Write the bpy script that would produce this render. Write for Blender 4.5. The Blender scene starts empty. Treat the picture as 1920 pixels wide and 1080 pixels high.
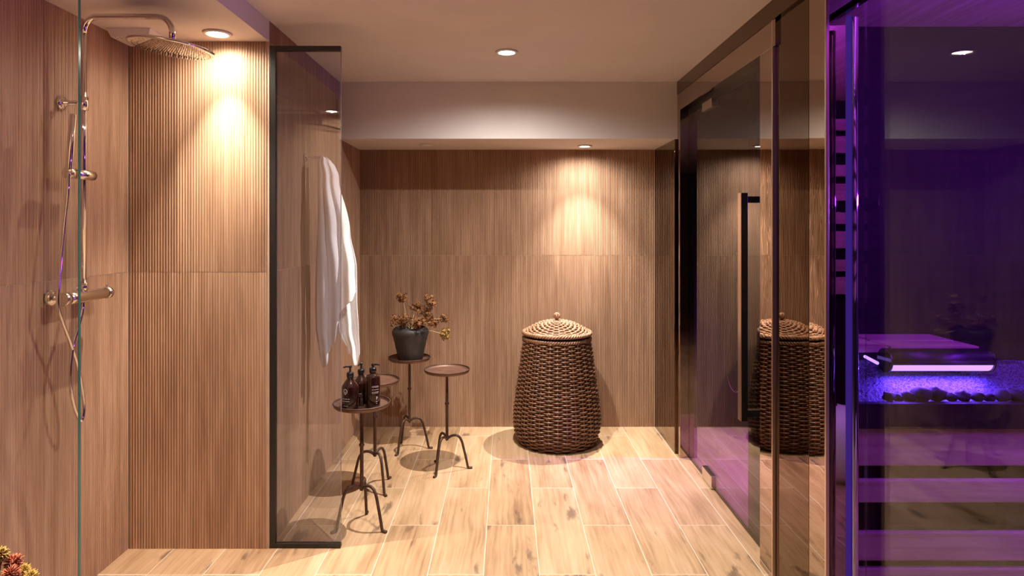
import bpy, bmesh, math, random
from mathutils import Vector, Matrix
random.seed(7)
S = bpy.context.scene
COL = S.collection
PI = math.pi
# ------------------------------------------------------------------ camera, world, exposure
F, VX, VY, CH = 1200.0, 950.0, 428.0, 1.39           # focal length in px, vanishing point, camera height
cd = bpy.data.cameras.new('camera'); cam = bpy.data.objects.new('camera', cd); COL.objects.link(cam)
cam.location = (0, 0, CH); cam.rotation_euler = (PI/2, 0, 0)
cd.sensor_width = 36.0; cd.lens = 36.0*F/1920.0
cd.shift_x = (960-VX)/1920.0; cd.shift_y = -(540-VY)/1920.0
cd.clip_start = 0.05; cd.clip_end = 60
S.camera = cam
S.view_settings.view_transform = 'Standard'; S.view_settings.look = 'None'
S.view_settings.gamma = 1; S.view_settings.use_curve_mapping = False
S.view_settings.exposure = 0.08
w = bpy.data.worlds.new('world'); S.world = w; w.use_nodes = True
w.node_tree.nodes['Background'].inputs[0].default_value = (0.75, 0.68, 0.72, 1)
w.node_tree.nodes['Background'].inputs[1].default_value = 0.02
cy = S.cycles
cy.max_bounces = 14; cy.diffuse_bounces = 5; cy.glossy_bounces = 8; cy.transmission_bounces = 8
cy.transparent_max_bounces = 24; cy.sample_clamp_indirect = 4.0
cy.caustics_reflective = False; cy.caustics_refractive = False
WARM = (1.0, 0.925, 0.83); WARM2 = (1.0, 0.86, 0.70); PURP = (0.15, 0.05, 1.0); MAGE = (0.40, 0.06, 1.0); VIOL = (0.29, 0.03, 1.0)
def P(px, py, y):                                     # the point the photo shows at depth y
    return Vector(((px-VX)*y/F, y, CH-(py-VY)*y/F))
def spot(name, loc, watts, size=135, blend=1.0, col=WARM, rot=(0,0,0), rad=0.025):
    l = bpy.data.lights.new(name, 'SPOT'); l.energy = watts; l.color = col
    l.spot_size = math.radians(size); l.spot_blend = blend; l.shadow_soft_size = rad
    o = bpy.data.objects.new(name, l); COL.objects.link(o); o.location = loc; o.rotation_euler = rot
    return o
def area(name, loc, watts, sx, sy, col, rot):
    l = bpy.data.lights.new(name, 'AREA'); l.shape = 'RECTANGLE'; l.size = sx; l.size_y = sy
    l.energy = watts; l.color = col
    o = bpy.data.objects.new(name, l); COL.objects.link(o); o.location = loc; o.rotation_euler = rot
    return o
# key dimensions (metres, y = distance from the camera)
ZC, ZS, ZR = 2.29, 2.20, 1.94          # main, shower and recess ceiling heights
XL, XS, XR = -1.64, -1.03, 1.035       # far shower wall, step / recess wall, right side of recess
YB, YW, YBM = 4.48, 2.775, 3.93        # back wall, shower back wall, beam face
XF, XD, XG = 1.048, 1.10, 1.155        # bronze frame face, door glass, cabin glass
YP = 3.87
LAMP_MAIN, LAMP_NEAR = (0.0, 3.26), (0.0, 1.90)
LAMP_REC, LAMP_SH, LAMP_SH2 = (0.52, 4.26), (-1.20, 2.655), (-1.205, 1.16)
def lamp_light(xy, z, spill, beam, size, col=WARM):     # a reflector lamp: wide weak spill and a narrower beam
    spot('lamp_light', (*xy, z-.0078), spill, 164, col=col, rad=.006); spot('lamp_light', (*xy, z-.0079), beam, size, col=col, rad=.006)
lamp_light(LAMP_MAIN, ZC, 90, 200, 95)
lamp_light(LAMP_NEAR, ZC, 85, 65, 110)
lamp_light(LAMP_REC, ZR, 36, 185, 76)
lamp_light(LAMP_SH, ZS, 24, 190, 60, WARM2)
lamp_light(LAMP_SH2, ZS, 55, 200, 66, WARM2)
# violet light: the wash lamp behind the door post, the wall tube of the cabin and an added cabin fill
spot('violet_light', (1.36, 3.862, 2.252), 900, 58, 1.0, MAGE, (0, math.radians(7), 0), .02)
area('violet_light', (2.84, 1.75, 1.55), 30, .05, 1.2, VIOL, (0, math.radians(90), 0))

area('violet_light', (1.245, 1.2, 2.215), 76, .03, 2.0, VIOL, (0, math.radians(-80), 0))  # unseen light added to brighten the slats and cabin interior
# unseen lights added to brighten the hand shower and seat behind the glass
spot('lamp_light', (1.95, 3.45, 2.26), 12, 130)
spot('lamp_light', (1.95, 0.95, 2.26), 14, 70)

# ------------------------------------------------------------------ node helpers
class N:
    def __init__(s, name):
        s.m = bpy.data.materials.new(name); s.m.use_nodes = True
        s.t = s.m.node_tree; s.t.nodes.clear()
        s.out = s.t.nodes.new('ShaderNodeOutputMaterial')
    def n(s, typ, **kw):
        nd = s.t.nodes.new(typ)
        for k, v in kw.items():
            if k.startswith('i_'):
                key = k[2:]; key = int(key) if key.isdigit() else key.replace('_', ' ')
                if hasattr(v, 'is_output'): s.t.links.new(v, nd.inputs[key])
                else: nd.inputs[key].default_value = v
            else: setattr(nd, k, v)
        return nd
    def math(s, op, a, b=0.0, c=0.0):
        nd = s.n('ShaderNodeMath', operation=op)
        for i, v in enumerate((a, b, c)):
            if hasattr(v, 'is_output'): s.t.links.new(v, nd.inputs[i])
            else: nd.inputs[i].default_value = v
        return nd.outputs[0]
    def xyz(s):
        tc = s.n('ShaderNodeTexCoord'); sp = s.n('ShaderNodeSeparateXYZ', i_0=tc.outputs['Object'])
        return tc.outputs['Object'], sp.outputs
    def comb(s, x, y, z):
        return s.n('ShaderNodeCombineXYZ', i_0=x, i_1=y, i_2=z).outputs[0]
    def scale(s, vec, sc):
        return s.n('ShaderNodeMapping', i_0=vec, i_Scale=sc).outputs[0]
    def noise(s, vec, scale=1.0, detail=3.0, rough=.5):
        return s.n('ShaderNodeTexNoise', i_Vector=vec, i_Scale=scale, i_Detail=detail, i_Roughness=rough).outputs[0]
    def ramp(s, fac, *stops):
        nd = s.n('ShaderNodeValToRGB', i_0=fac); r = nd.color_ramp
        while len(r.elements) < len(stops): r.elements.new(.5)
        for e, (p, c) in zip(r.elements, stops): e.position = p; e.color = (*c, 1)
        return nd.outputs[0]
    def mix(s, fac, a, b, mode='MIX'):
        nd = s.n('ShaderNodeMix', data_type='RGBA', blend_type=mode)
        for i, v in ((0, fac), (6, a), (7, b)):
            if hasattr(v, 'is_output'): s.t.links.new(v, nd.inputs[i])
            else: nd.inputs[i].default_value = v if i == 0 else (*v, 1)
        return nd.outputs[2]
    def bump(s, h, strength=.3, dist=.002):
        return s.n('ShaderNodeBump', i_Height=h, i_Strength=strength, i_Distance=dist).outputs[0]
    def bsdf(s, **kw):
        b = s.n('ShaderNodeBsdfPrincipled')
        for k, v in kw.items():
            key = {'col': 'Base Color', 'rough': 'Roughness', 'metal': 'Metallic', 'nrm': 'Normal', 'spec': 'Specular IOR Level',
                   'coat': 'Coat Weight', 'sheen': 'Sheen Weight', 'emit': 'Emission Color', 'es': 'Emission Strength', 'sss': 'Subsurface Weight'}[k]
            if hasattr(v, 'is_output'): s.t.links.new(v, b.inputs[key])
            else: b.inputs[key].default_value = (*v, 1) if isinstance(v, tuple) else v
        s.t.links.new(b.outputs[0], s.out.inputs[0]); return s.m
def plain(name, col, rough=.5, metal=0.0, var=.12, sc=12.0, bump=0.0, **kw):
    n = N(name); v, _ = n.xyz(); f = n.noise(v, sc, 4)
    c = n.ramp(f, (.25, tuple(x*(1-var) for x in col)), (.75, tuple(min(1, x*(1+var)) for x in col)))
    if bump: kw['nrm'] = n.bump(n.noise(v, sc*4, 3), bump)
    return n.bsdf(col=c, rough=rough, metal=metal, **kw)
def glass_mat(name, tint, refl=1.0, ior=1.5, gcol=(1, 1, 1)):   # thin pane: tinted view through plus mirror by Fresnel
    n = N(name); g = n.n('ShaderNodeNewGeometry')
    i = n.math('ADD', n.math('MULTIPLY', g.outputs['Backfacing'], 1/ior-ior), ior)
    f = n.math('MULTIPLY', n.n('ShaderNodeFresnel', i_IOR=i).outputs[0], refl)
    f = n.math('MINIMUM', f, 1.0)
    tr = n.n('ShaderNodeBsdfTransparent', i_Color=(*tint, 1)); gl = n.n('ShaderNodeBsdfGlossy', i_Color=(*gcol, 1), i_Roughness=0.0)
    mx = n.n('ShaderNodeMixShader', i_0=f); n.t.links.new(tr.outputs[0], mx.inputs[1]); n.t.links.new(gl.outputs[0], mx.inputs[2])
    n.t.links.new(mx.outputs[0], n.out.inputs[0]); return n.m
def emit_mat(name, col, st):
    n = N(name); v, _ = n.xyz()
    c = n.mix(n.noise(v, 3), col, tuple(min(1, x*1.02) for x in col))
    e = n.n('ShaderNodeEmission', i_Color=c, i_Strength=st); n.t.links.new(e.outputs[0], n.out.inputs[0]); return n.m
def wall_tile(name, axis, k, t=(1, 1, 1)):                          # wood-look tile; streaks run up the wall
    n = N(name); v, o = n.xyz(); u = o[axis]
    tile = n.math('FLOOR', n.math('DIVIDE', n.math('ADD', u, 20.03), .3))
    row = n.math('FLOOR', n.math('DIVIDE', o[2], 1.2))
    rnd = n.n('ShaderNodeTexWhiteNoise', noise_dimensions='2D', i_Vector=n.comb(tile, row, 0)).outputs[0]
    zz = n.math('ADD', o[2], n.math('MULTIPLY', rnd, 9.0))
    a = n.noise(n.comb(n.math('MULTIPLY', u, 26.0), n.math('MULTIPLY', zz, 1.3), row), 1.0, 5, .6)
    b = n.noise(n.comb(n.math('MULTIPLY', u, 4.0), n.math('MULTIPLY', zz, 1.0), rnd), 1.0, 3)
    c = n.noise(n.comb(n.math('MULTIPLY', u, 85.0), n.math('MULTIPLY', zz, 4.0), row), 1.0, 2)
    f = n.math('ADD', n.math('ADD', n.math('MULTIPLY', a, .5), n.math('MULTIPLY', b, .35)), n.math('MULTIPLY', c, .25))
    f = n.math('ADD', f, n.math('MULTIPLY', n.math('SUBTRACT', rnd, .5), .06))
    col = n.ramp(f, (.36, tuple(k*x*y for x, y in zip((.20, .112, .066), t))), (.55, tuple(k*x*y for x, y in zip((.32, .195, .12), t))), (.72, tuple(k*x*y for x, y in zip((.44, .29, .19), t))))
    return n.bsdf(col=col, rough=.55, spec=.35)
def floor_mat():
    n = N('plank_floor_tile'); v, o = n.xyz(); W, L = .225, .855
    cx = n.math('DIVIDE', n.math('ADD', o[0], .093+W*40), W); c = n.math('FLOOR', cx); fx = n.math('FRACT', cx)
    par = n.math('MODULO', c, 2.0)
    ry = n.math('DIVIDE', n.math('ADD', n.math('SUBTRACT', o[1], n.math('MULTIPLY', par, .43)), -2.995+L*20), L)
    r = n.math('FLOOR', ry); fy = n.math('FRACT', ry)
    dx = n.math('MULTIPLY', n.math('MINIMUM', fx, n.math('SUBTRACT', 1.0, fx)), W)
    dy = n.math('MULTIPLY', n.math('MINIMUM', fy, n.math('SUBTRACT', 1.0, fy)), L)
    d = n.math('MINIMUM', dx, dy)
    # the cut across the shower's mouth
    cut = n.math('ADD', n.math('ABSOLUTE', n.math('SUBTRACT', o[1], 2.566)), n.math('MULTIPLY', n.math('GREATER_THAN', o[0], -1.0), 5.0))
    d = n.math('MINIMUM', d, cut)
    g = n.math('LESS_THAN', d, .0019)
    rnd = n.n('ShaderNodeTexWhiteNoise', noise_dimensions='2D', i_Vector=n.comb(c, r, 0)); r1 = rnd.outputs[0]
    off = n.math('MULTIPLY', r1, 37.0)
    yy = n.math('ADD', o[1], off)
    warp = n.noise(n.comb(n.math('MULTIPLY', o[0], 5.0), n.math('MULTIPLY', yy, 2.2), off), 1.0, 3)
    xx = n.math('ADD', o[0], n.math('MULTIPLY', warp, .05))
    a = n.noise(n.comb(n.math('MULTIPLY', xx, 75.0), n.math('MULTIPLY', yy, 2.6), off), 1.0, 6, .6)
    b = n.noise(n.comb(n.math('MULTIPLY', xx, 9.0), n.math('MULTIPLY', yy, 2.2), off), 1.0, 4)
    f = n.math('ADD', n.math('MULTIPLY', a, .5), n.math('MULTIPLY', b, .5))
    f = n.math('ADD', f, n.math('MULTIPLY', n.math('SUBTRACT', r1, .5), .13))
    col = n.ramp(f, (.32, (.27, .155, .078)), (.5, (.45, .285, .16)), (.68, (.56, .385, .24)))
    kn = n.noise(n.comb(n.math('MULTIPLY', xx, 26.0), n.math('MULTIPLY', yy, 6.5), off), 1.0, 3, .55)
    km = n.noise(n.comb(n.math('MULTIPLY', o[0], 6.0), n.math('MULTIPLY', yy, 2.5), off), 1.0, 2)
    kf = n.ramp(n.math('MULTIPLY', kn, km), (.34, (0, 0, 0)), (.43, (1, 1, 1)))
    col = n.mix(n.math('MULTIPLY', kf, .75), col, (.12, .075, .05))
    col = n.mix(g, col, (.62, .52, .40))
    h = n.math('ADD', n.math('MULTIPLY', n.math('MINIMUM', n.math('DIVIDE', d, .004), 1.0), .6), n.math('MULTIPLY', a, .25))
    return n.bsdf(col=col, rough=n.math('ADD', n.math('MULTIPLY', a, .2), .36), spec=.4, nrm=n.bump(h, .35, .002))
def metal_mat(name, col, rough=.06, wav=0.0):
    n = N(name); v, _ = n.xyz(); kw = {}
    if wav: kw['nrm'] = n.bump(n.noise(n.scale(v, (3, 3, 1.1)), 4.0, 2), wav, .01)
    r = n.math('ADD', n.math('MULTIPLY', n.noise(v, 30), .02), max(0, rough-.01))
    return n.bsdf(col=col, rough=r, metal=1.0, **kw)
def timber(name, dark, light, axis=0, board=.11):
    n = N(name); v, o = n.xyz(); sc = [30, 30, 30]; sc[axis] = 2.2
    b = o[1] if axis == 0 else o[0]
    idx = n.math('FLOOR', n.math('DIVIDE', b, board))
    v2 = n.n('ShaderNodeVectorMath', operation='ADD', i_0=v, i_1=n.comb(n.math('MULTIPLY', idx, 3.1), 0, n.math('MULTIPLY', idx, 1.7))).outputs[0]
    f = n.noise(n.scale(v2, tuple(sc)), 1.0, 5, .6)
    c = n.ramp(f, (.3, dark), (.7, light))
    return n.bsdf(col=c, rough=.7, spec=.2, nrm=n.bump(f, .15))

M = {}
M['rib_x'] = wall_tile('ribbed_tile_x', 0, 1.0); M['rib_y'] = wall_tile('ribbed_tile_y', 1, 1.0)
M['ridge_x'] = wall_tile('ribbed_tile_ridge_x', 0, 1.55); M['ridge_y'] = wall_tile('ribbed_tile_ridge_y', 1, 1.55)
SHADE_TINT = (.83, .81, .83)  # same tile, with the dimmer, less warm light put into its colour
M['rib_back_shaded'] = wall_tile('ribbed_tile_back_shaded', 0, 1.0, SHADE_TINT); M['ridge_back_shaded'] = wall_tile('ribbed_tile_ridge_back_shaded', 0, 1.55, SHADE_TINT)
M['rib_side_shaded'] = wall_tile('ribbed_tile_side_shaded', 1, 1.0, SHADE_TINT); M['ridge_side_shaded'] = wall_tile('ribbed_tile_ridge_side_shaded', 1, 1.55, SHADE_TINT)
M['grout'] = plain('tile_grout', (.52, .38, .27), .8)
M['floor'] = floor_mat()
M['plaster'] = plain('painted_plaster', (.74, .70, .69), .85, var=.03, sc=5, bump=.04)
M['white_paint'] = plain('white_paint', (.72, .70, .69), .5, var=.03)
M['dark_room'] = plain('charcoal_wall', (.030, .027, .030), .7)
M['grey_room'] = plain('grey_wall', (.22, .20, .20), .8)
M['bronze'] = metal_mat('polished_bronze_steel', (.45, .37, .31), .012, .025)
M['bronze_dark'] = metal_mat('dark_bronze_mirror', (.145, .092, .055), .012, .008)
M['bronze_edge'] = metal_mat('brushed_bronze_edge', (.72, .58, .48), .3)
M['bronze_smoke'] = metal_mat('smoked_bronze_panel', (.20, .14, .10), .012)
M['black'] = plain('black_powder_coat', (.012, .011, .011), .4)
M['black_gloss'] = plain('black_gloss', (.010, .009, .009), .15)
M['chrome'] = metal_mat('chrome', (.78, .76, .74), .05)
M['chrome_brushed'] = metal_mat('satin_chrome', (.72, .66, .58), .22)
M['chrome_dark'] = plain('nozzle_rubber', (.06, .05, .05), .6)
M['screen_glass'] = glass_mat('grey_screen_glass', (.82, .83, .88), 1.7, 1.5)
M['clear_glass'] = glass_mat('clear_glass', (.93, .94, .94), .8)
M['glass_edge'] = plain('green_glass_edge', (.03, .14, .11), .15)
M['glass_edge_grey'] = plain('grey_glass_edge', (.20, .18, .18), .2)
M['door_glass'] = glass_mat('smoked_door_glass', (.60, .56, .57), 1.0, 1.52)
M['cabin_glass'] = glass_mat('cabin_glass', (.86, .84, .88), .62, 1.5)
M['lamp'] = emit_mat('downlight_glow', (1.0, .86, .68), 30)
M['violet_tube'] = emit_mat('violet_tube_glow', (.33, .18, 1.0), 3.6)
M['violet_led'] = emit_mat('violet_led_glow', (.40, .12, 1.0), 5)
M['violet_sheen'] = emit_mat('violet_sheen_glow', (.19, .06, .85), .26)  # glow standing in for violet light on the corner post
M['rust'] = plain('rusty_brown_iron', (.085, .046, .032), .55, .55, .35, 25, .3)
M['rust_top'] = plain('worn_copper_brown_top', (.16, .080, .055), .5, .35, .35, 14, .15)
M['pot'] = plain('dark_charred_clay', (.032, .026, .024), .55, 0, .55, 16, .4)
M['soil'] = plain('dry_soil', (.04, .025, .016), .9)
M['dried'] = plain('dried_hydrangea', (.24, .105, .037), .85, 0, .5, 40)
M['dried_y'] = plain('dried_yellow_floret', (.36, .21, .06), .85, 0, .4, 40)
M['dry_stem'] = plain('dry_stem', (.45, .33, .18), .8)
M['sedum_r'] = plain('sedum_red', (.42, .12, .055), .7, 0, .5, 60)
M['sedum_y'] = plain('sedum_olive', (.50, .33, .07), .7, 0, .5, 60)
M['sedum_stem'] = plain('sedum_stem', (.20, .10, .06), .8)
M['rattan'] = plain('brown_rattan', (.175, .085, .048), .32, 0, .45, 30, .2)
M['rattan_light'] = plain('tan_rattan', (.29, .155, .088), .42, 0, .4, 30, .2)
M['rattan_dark'] = plain('basket_inside', (.030, .014, .009), .8)
M['towel'] = plain('white_waffle_cotton', (.87, .84, .84), .95, 0, .03, 60, .5, sheen=.3)
def amber():
    n = N('amber_glass'); v, _ = n.xyz()
    return n.bsdf(col=n.ramp(n.noise(v, 20), (.3, (.016, .005, .004)), (.7, (.030, .009, .005))), rough=.06, coat=.6)
M['amber'] = amber()
M['print'] = plain('white_print', (.70, .66, .63), .6)
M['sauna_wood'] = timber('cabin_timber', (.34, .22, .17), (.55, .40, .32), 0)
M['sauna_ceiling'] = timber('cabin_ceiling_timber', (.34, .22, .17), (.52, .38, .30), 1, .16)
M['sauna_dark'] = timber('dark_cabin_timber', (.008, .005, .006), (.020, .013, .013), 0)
M['stone'] = plain('dark_stone', (.012, .010, .010), .85, 0, .5, 30, .6)
def gravel_mat():
    n = N('fine_gravel'); v, _ = n.xyz(); vo = n.n('ShaderNodeTexVoronoi', i_Vector=v, i_Scale=260.0)
    c = n.ramp(n.n('ShaderNodeSeparateColor', i_0=vo.outputs['Color']).outputs[0], (.2, (.02, .025, .05)), (.8, (.13, .14, .24)))
    return n.bsdf(col=c, rough=.6, nrm=n.bump(vo.outputs['Distance'], .8, .004))
M['gravel'] = gravel_mat()

# ------------------------------------------------------------------ mesh helpers
class MB:
    def __init__(s): s.b = bmesh.new(); s.mi = 0; s.smooth = True
    def face(s, vs, smooth=None):
        try: f = s.b.faces.new(vs)
        except ValueError: return
        f.material_index = s.mi; f.smooth = s.smooth if smooth is None else smooth
    def box(s, x0, x1, y0, y1, z0, z1, bev=0.0):
        b = bmesh.new(); bmesh.ops.create_cube(b, size=1)
        for v in b.verts: v.co = Vector((x0+(v.co.x+.5)*(x1-x0), y0+(v.co.y+.5)*(y1-y0), z0+(v.co.z+.5)*(z1-z0)))
        if bev: bmesh.ops.bevel(b, geom=b.edges[:], offset=bev, segments=2, affect='EDGES', profile=.5)
        s.add(b, False); return s
    def add(s, b, smooth=True):
        mp = {v: s.b.verts.new(v.co) for v in b.verts}
        for f in b.faces: s.face([mp[v] for v in f.verts], smooth)
        b.free()
    def tube(s, pts, r, seg=8, closed=False, cap=True, flat=None):
        pts = [Vector(p) for p in pts]; n = len(pts); rings = []
        rr = r if isinstance(r, (list, tuple)) else [r]*n
        up = None
        for i, p in enumerate(pts):
            a = pts[(i-1) % n] if (closed or i > 0) else p; c = pts[(i+1) % n] if (closed or i < n-1) else p
            t = (c-a).normalized()
            if up is None: up = Vector((0, 0, 1)) if abs(t.z) < .9 else Vector((1, 0, 0))
            e = t.cross(up).normalized(); g = e.cross(t).normalized(); up = g
            rings.append([s.b.verts.new(p+(e*math.cos(2*PI*k/seg)+g*math.sin(2*PI*k/seg)*(flat or 1))*rr[i]) for k in range(seg)])
        for i in range(n if closed else n-1):
            a, b = rings[i], rings[(i+1) % n]
            for k in range(seg): s.face([a[k], a[(k+1) % seg], b[(k+1) % seg], b[k]])
        if cap and not closed:
            s.face(rings[0][::-1], False); s.face(rings[-1], False)
        return s
    def lathe(s, prof, c, seg=32, a0=0, a1=2*PI):
        c = Vector(c); full = abs(a1-a0-2*PI) < 1e-6; nn = seg if full else seg+1; rings = []
        for r, z in prof:
            if r < 1e-6: rings.append([s.b.verts.new(c+Vector((0, 0, z)))]); continue
            rings.append([s.b.verts.new(c+Vector((r*math.cos(a0+(a1-a0)*k/seg), r*math.sin(a0+(a1-a0)*k/seg), z))) for k in range(nn)])
        for a, b in zip(rings, rings[1:]):
            for k in range(seg):
                k2 = (k+1) % nn
                if len(a) == 1 and len(b) == 1: continue
                if len(a) == 1: s.face([a[0], b[k], b[k2]])
                elif len(b) == 1: s.face([a[k2], a[k], b[0]])
                else: s.face([a[k], a[k2], b[k2], b[k]])
        return s
    def xf(s, mat, since=0):
        s.b.verts.ensure_lookup_table()
        for v in s.b.verts[since:]: v.co = mat @ v.co
        return s
    def ball(s, c, r, u=12, v=8, sq=1.0):
        return s.lathe([(r*math.sin(PI*i/v), -r*sq*math.cos(PI*i/v)) for i in range(v+1)], c, u)
LOC = {}
def obj(name, mb, mat, parent=None, origin=None):
    """one mesh object; a child is stored relative to its thing's base, a lone thing gets its own base as origin"""
    bmesh.ops.recalc_face_normals(mb.b, faces=mb.b.faces[:])
    if parent is not None: L = LOC[parent.name]
    elif origin == 'world': L = Vector()
    elif origin is not None: L = Vector(origin)
    else:
        xs = [v.co for v in mb.b.verts]
        L = Vector(((min(v.x for v in xs)+max(v.x for v in xs))/2, (min(v.y for v in xs)+max(v.y for v in xs))/2, min(v.z for v in xs)))
    for v in mb.b.verts: v.co -= L
    me = bpy.data.meshes.new(name); mb.b.to_mesh(me); mb.b.free()
    for m in (mat if isinstance(mat, (list, tuple)) else [mat]): me.materials.append(M[m])
    o = bpy.data.objects.new(name, me); COL.objects.link(o)
    if parent is not None: o.parent = parent
    else: o.location = L
    LOC[o.name] = L
    return o
def thing(name, label, cat, loc, group=None, kind=None):
    o = bpy.data.objects.new(name, None); COL.objects.link(o); o.location = loc; o.empty_display_size = .05
    LOC[o.name] = Vector(loc); return tag(o, label, cat, group, kind)
def tag(o, label, cat, group=None, kind=None):
    o['label'] = label; o['category'] = cat
    if group: o['group'] = group
    if kind: o['kind'] = kind
    return o
def struct(o, label=None, cat=None):
    o['kind'] = 'structure'
    if label: o['label'] = label
    if cat: o['category'] = cat
    return o
def copy_thing(o, delta, label, rotz=None):
    c = o.copy(); COL.objects.link(c); c.location = o.location + Vector(delta); c['label'] = label
    if rotz is not None: c.rotation_euler.z = rotz
    LOC[c.name] = LOC[o.name] + Vector(delta)
    for ch in [x for x in bpy.data.objects if x.parent == o]:
        d = ch.copy(); COL.objects.link(d); d.parent = c
        for g in [x for x in bpy.data.objects if x.parent == ch]:
            e = g.copy(); COL.objects.link(e); e.parent = d
    return c
def smooth_path(pts, n=8, closed=False):               # Catmull-Rom
    pts = [Vector(p) for p in pts]; out = []; m = len(pts)
    for i in range(m if closed else m-1):
        p1, p2 = pts[i], pts[(i+1) % m]
        p0 = pts[i-1] if (closed or i > 0) else p1*2-p2
        p3 = pts[(i+2) % m] if (closed or i+2 < m) else p2*2-p1
        for k in range(n):
            t = k/n
            out.append(.5*((2*p1)+(p2-p0)*t+(2*p0-5*p1+4*p2-p3)*t*t+(3*p1-p0-3*p2+p3)*t**3))
    if not closed: out.append(pts[-1])
    return out

# ------------------------------------------------------------------ the room shell
def ribbed(name, org, du, length, nrm, z0, z1, rib, ridge, label):
    """wall of wood-look tile: flat bands and thin raised ridges, 12 mm apart, a joint at 1.2 m, on a solid backing"""
    mb = MB(); mb.smooth = False
    O, U, Nn = Vector(org), Vector(du), Vector(nrm); p = .012; n = int(length/p)
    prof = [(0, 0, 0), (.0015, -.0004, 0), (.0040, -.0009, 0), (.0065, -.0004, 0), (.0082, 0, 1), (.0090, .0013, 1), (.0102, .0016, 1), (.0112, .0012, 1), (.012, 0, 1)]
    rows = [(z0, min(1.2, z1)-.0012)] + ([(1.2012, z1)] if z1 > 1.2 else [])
    for za, zb in rows:
        prev = None
        for i in range(n):
            for (u, d, mi) in (prof if i == 0 else prof[1:]):
                q = O+U*(i*p+u)+Nn*d
                cur = (mb.b.verts.new(q+Vector((0, 0, za))), mb.b.verts.new(q+Vector((0, 0, zb))))
                if prev: mb.mi = mi; mb.face([prev[0], cur[0], cur[1], prev[1]])
                prev = cur
    mb.mi = 2                                           # backing slab, seen in the joint
    a = O - Nn*.0012 - U*.0; b = O + U*length - Nn*.08
    mb.box(min(a.x, b.x), max(a.x, b.x), min(a.y, b.y), max(a.y, b.y), z0, z1)
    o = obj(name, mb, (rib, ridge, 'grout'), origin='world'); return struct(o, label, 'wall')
def slab(name, bx, mat, label, cat):
    return struct(obj(name, MB().box(*bx), mat, origin='world'), label, cat)
slab('floor', (-2.2, 3.2, -2.6, 4.7, -.10, 0), 'floor', 'wood-look plank tile floor with pale grout lines', 'floor')
ribbed('wall_back', (XS-.02, YB, 0), (1, 0, 0), XR-XS+.08, (0, -1, 0), 0, ZR, 'rib_back_shaded', 'ridge_back_shaded', 'ribbed wood-look tiled wall at the end of the room')
ribbed('wall_shower_back', (XL, YW, 0), (1, 0, 0), XS-XL, (0, -1, 0), 0, ZS, 'rib_x', 'ridge_x', 'ribbed tiled end wall of the shower')
ribbed('wall_left', (XL, -1.0, 0), (0, 1, 0), YW+1.0, (1, 0, 0), 0, ZS, 'rib_y', 'ridge_y', 'ribbed tiled side wall behind the shower fittings')
ribbed('wall_recess_left', (XS, YW+.002, 0), (0, 1, 0), YB-YW, (1, 0, 0), 0, ZC, 'rib_side_shaded', 'ridge_side_shaded', 'ribbed tiled side wall the towel hangs from')
ribbed('wall_shower_near', (XS-.004, 1.03, 0), (-1, 0, 0), XS-XL-.008, (0, 1, 0), 0, ZS, 'rib_x', 'ridge_x', 'ribbed tiled near end wall of the shower, seen mirrored in the glass')
slab('ceiling', (XS, XF+.15, -2.6, YBM, ZC, ZC+.1), 'plaster', 'smooth plaster main ceiling', 'ceiling')
slab('ceiling_shower', (XL-.1, XS, -2.6, YW+.002, ZS, ZC+.1), 'plaster', 'lower plaster ceiling over the shower with stepped edge', 'ceiling')
slab('ceiling_recess', (XS-.1, XF+.06, YBM, YB+.1, ZR, ZC+.1), 'plaster', 'dropped plaster bulkhead over the recess', 'ceiling')
slab('wall_rear', (-2.2, 3.2, -2.7, -2.6, 0, 2.4), 'grey_room', 'grey wall behind the viewpoint', 'wall')
slab('wall_left_rear', (XL-.1, XL, -2.6, -1.0, 0, ZS), 'grey_room', 'plain grey wall past the shower', 'wall')

# ------------------------------------------------------------------ the right-hand glazed side
def panel(name, bx, mat, label, bev=.0015):
    return struct(obj(name, MB().box(*bx, bev), mat, origin='world'), label, 'trim')
panel('trim_1', (XR, XR+.03, YBM+.018, YB-.004, 0, ZR), 'bronze_smoke', 'smoked bronze mirror panel lining the side of the recess')
panel('trim_2', (XR+.001, XF, YBM+.012, YBM+.0178, 0, ZR), 'bronze_dark', 'thin dark edge strip of the smoked panel')
panel('trim_3', (XF, XD+.035, YP, YBM+.018, 0, ZC-.08), 'bronze', 'polished bronze post on the hinge side of the door')
panel('trim_4', (XF, XD+.06, 2.50, YP, 2.105, ZC-.08), 'bronze', 'polished bronze header above the glass door')
panel('trim_5', (XF-.002, XD+.06, -2.0, YBM+.018, ZC-.08, ZC), 'bronze_dark', 'dark bronze band under the ceiling')
panel('trim_6', (XF, XD+.035, 2.53, 2.65, 0, 2.105), 'bronze', 'polished bronze post on the handle side of the door')
panel('trim_7', (XF-.002, XF+.05, 2.520, 2.529, 0, ZC-.08), 'bronze_edge', 'pale metal edge beside the bronze door post')
panel('trim_8', (XF+.012, XF+.024, 2.245, 2.514, 0, ZC-.08), 'bronze_dark', 'dark bronze mirror panel between door and cabin')
mb = MB()
c4 = [(XF+.0125, 2.243), (XF+.0106, 2.131), (XF+.022, 2.131), (XF+.024, 2.243)]
lo = [mb.b.verts.new((x, y, 0)) for x, y in c4]; hi = [mb.b.verts.new((x, y, ZC-.08)) for x, y in c4]
mb.smooth = False; mb.face(lo); mb.face(hi)
for k in range(4): mb.face([lo[k], lo[(k+1) % 4], hi[(k+1) % 4], hi[k]])
struct(obj('trim_9', mb, 'bronze', origin='world'), 'polished bronze strip beside the dark mirror panel', 'trim')
panel('trim_10', (XF+.010, XF+.022, 2.122, 2.131, 0, ZC-.08), 'bronze_edge', 'pale metal edge of the cabin glazing')
panel('trim_11', (XF+.026, XG+.082, 2.302, 2.312, 0, 2.12), 'bronze', 'polished steel return at the corner of the cabin')
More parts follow.
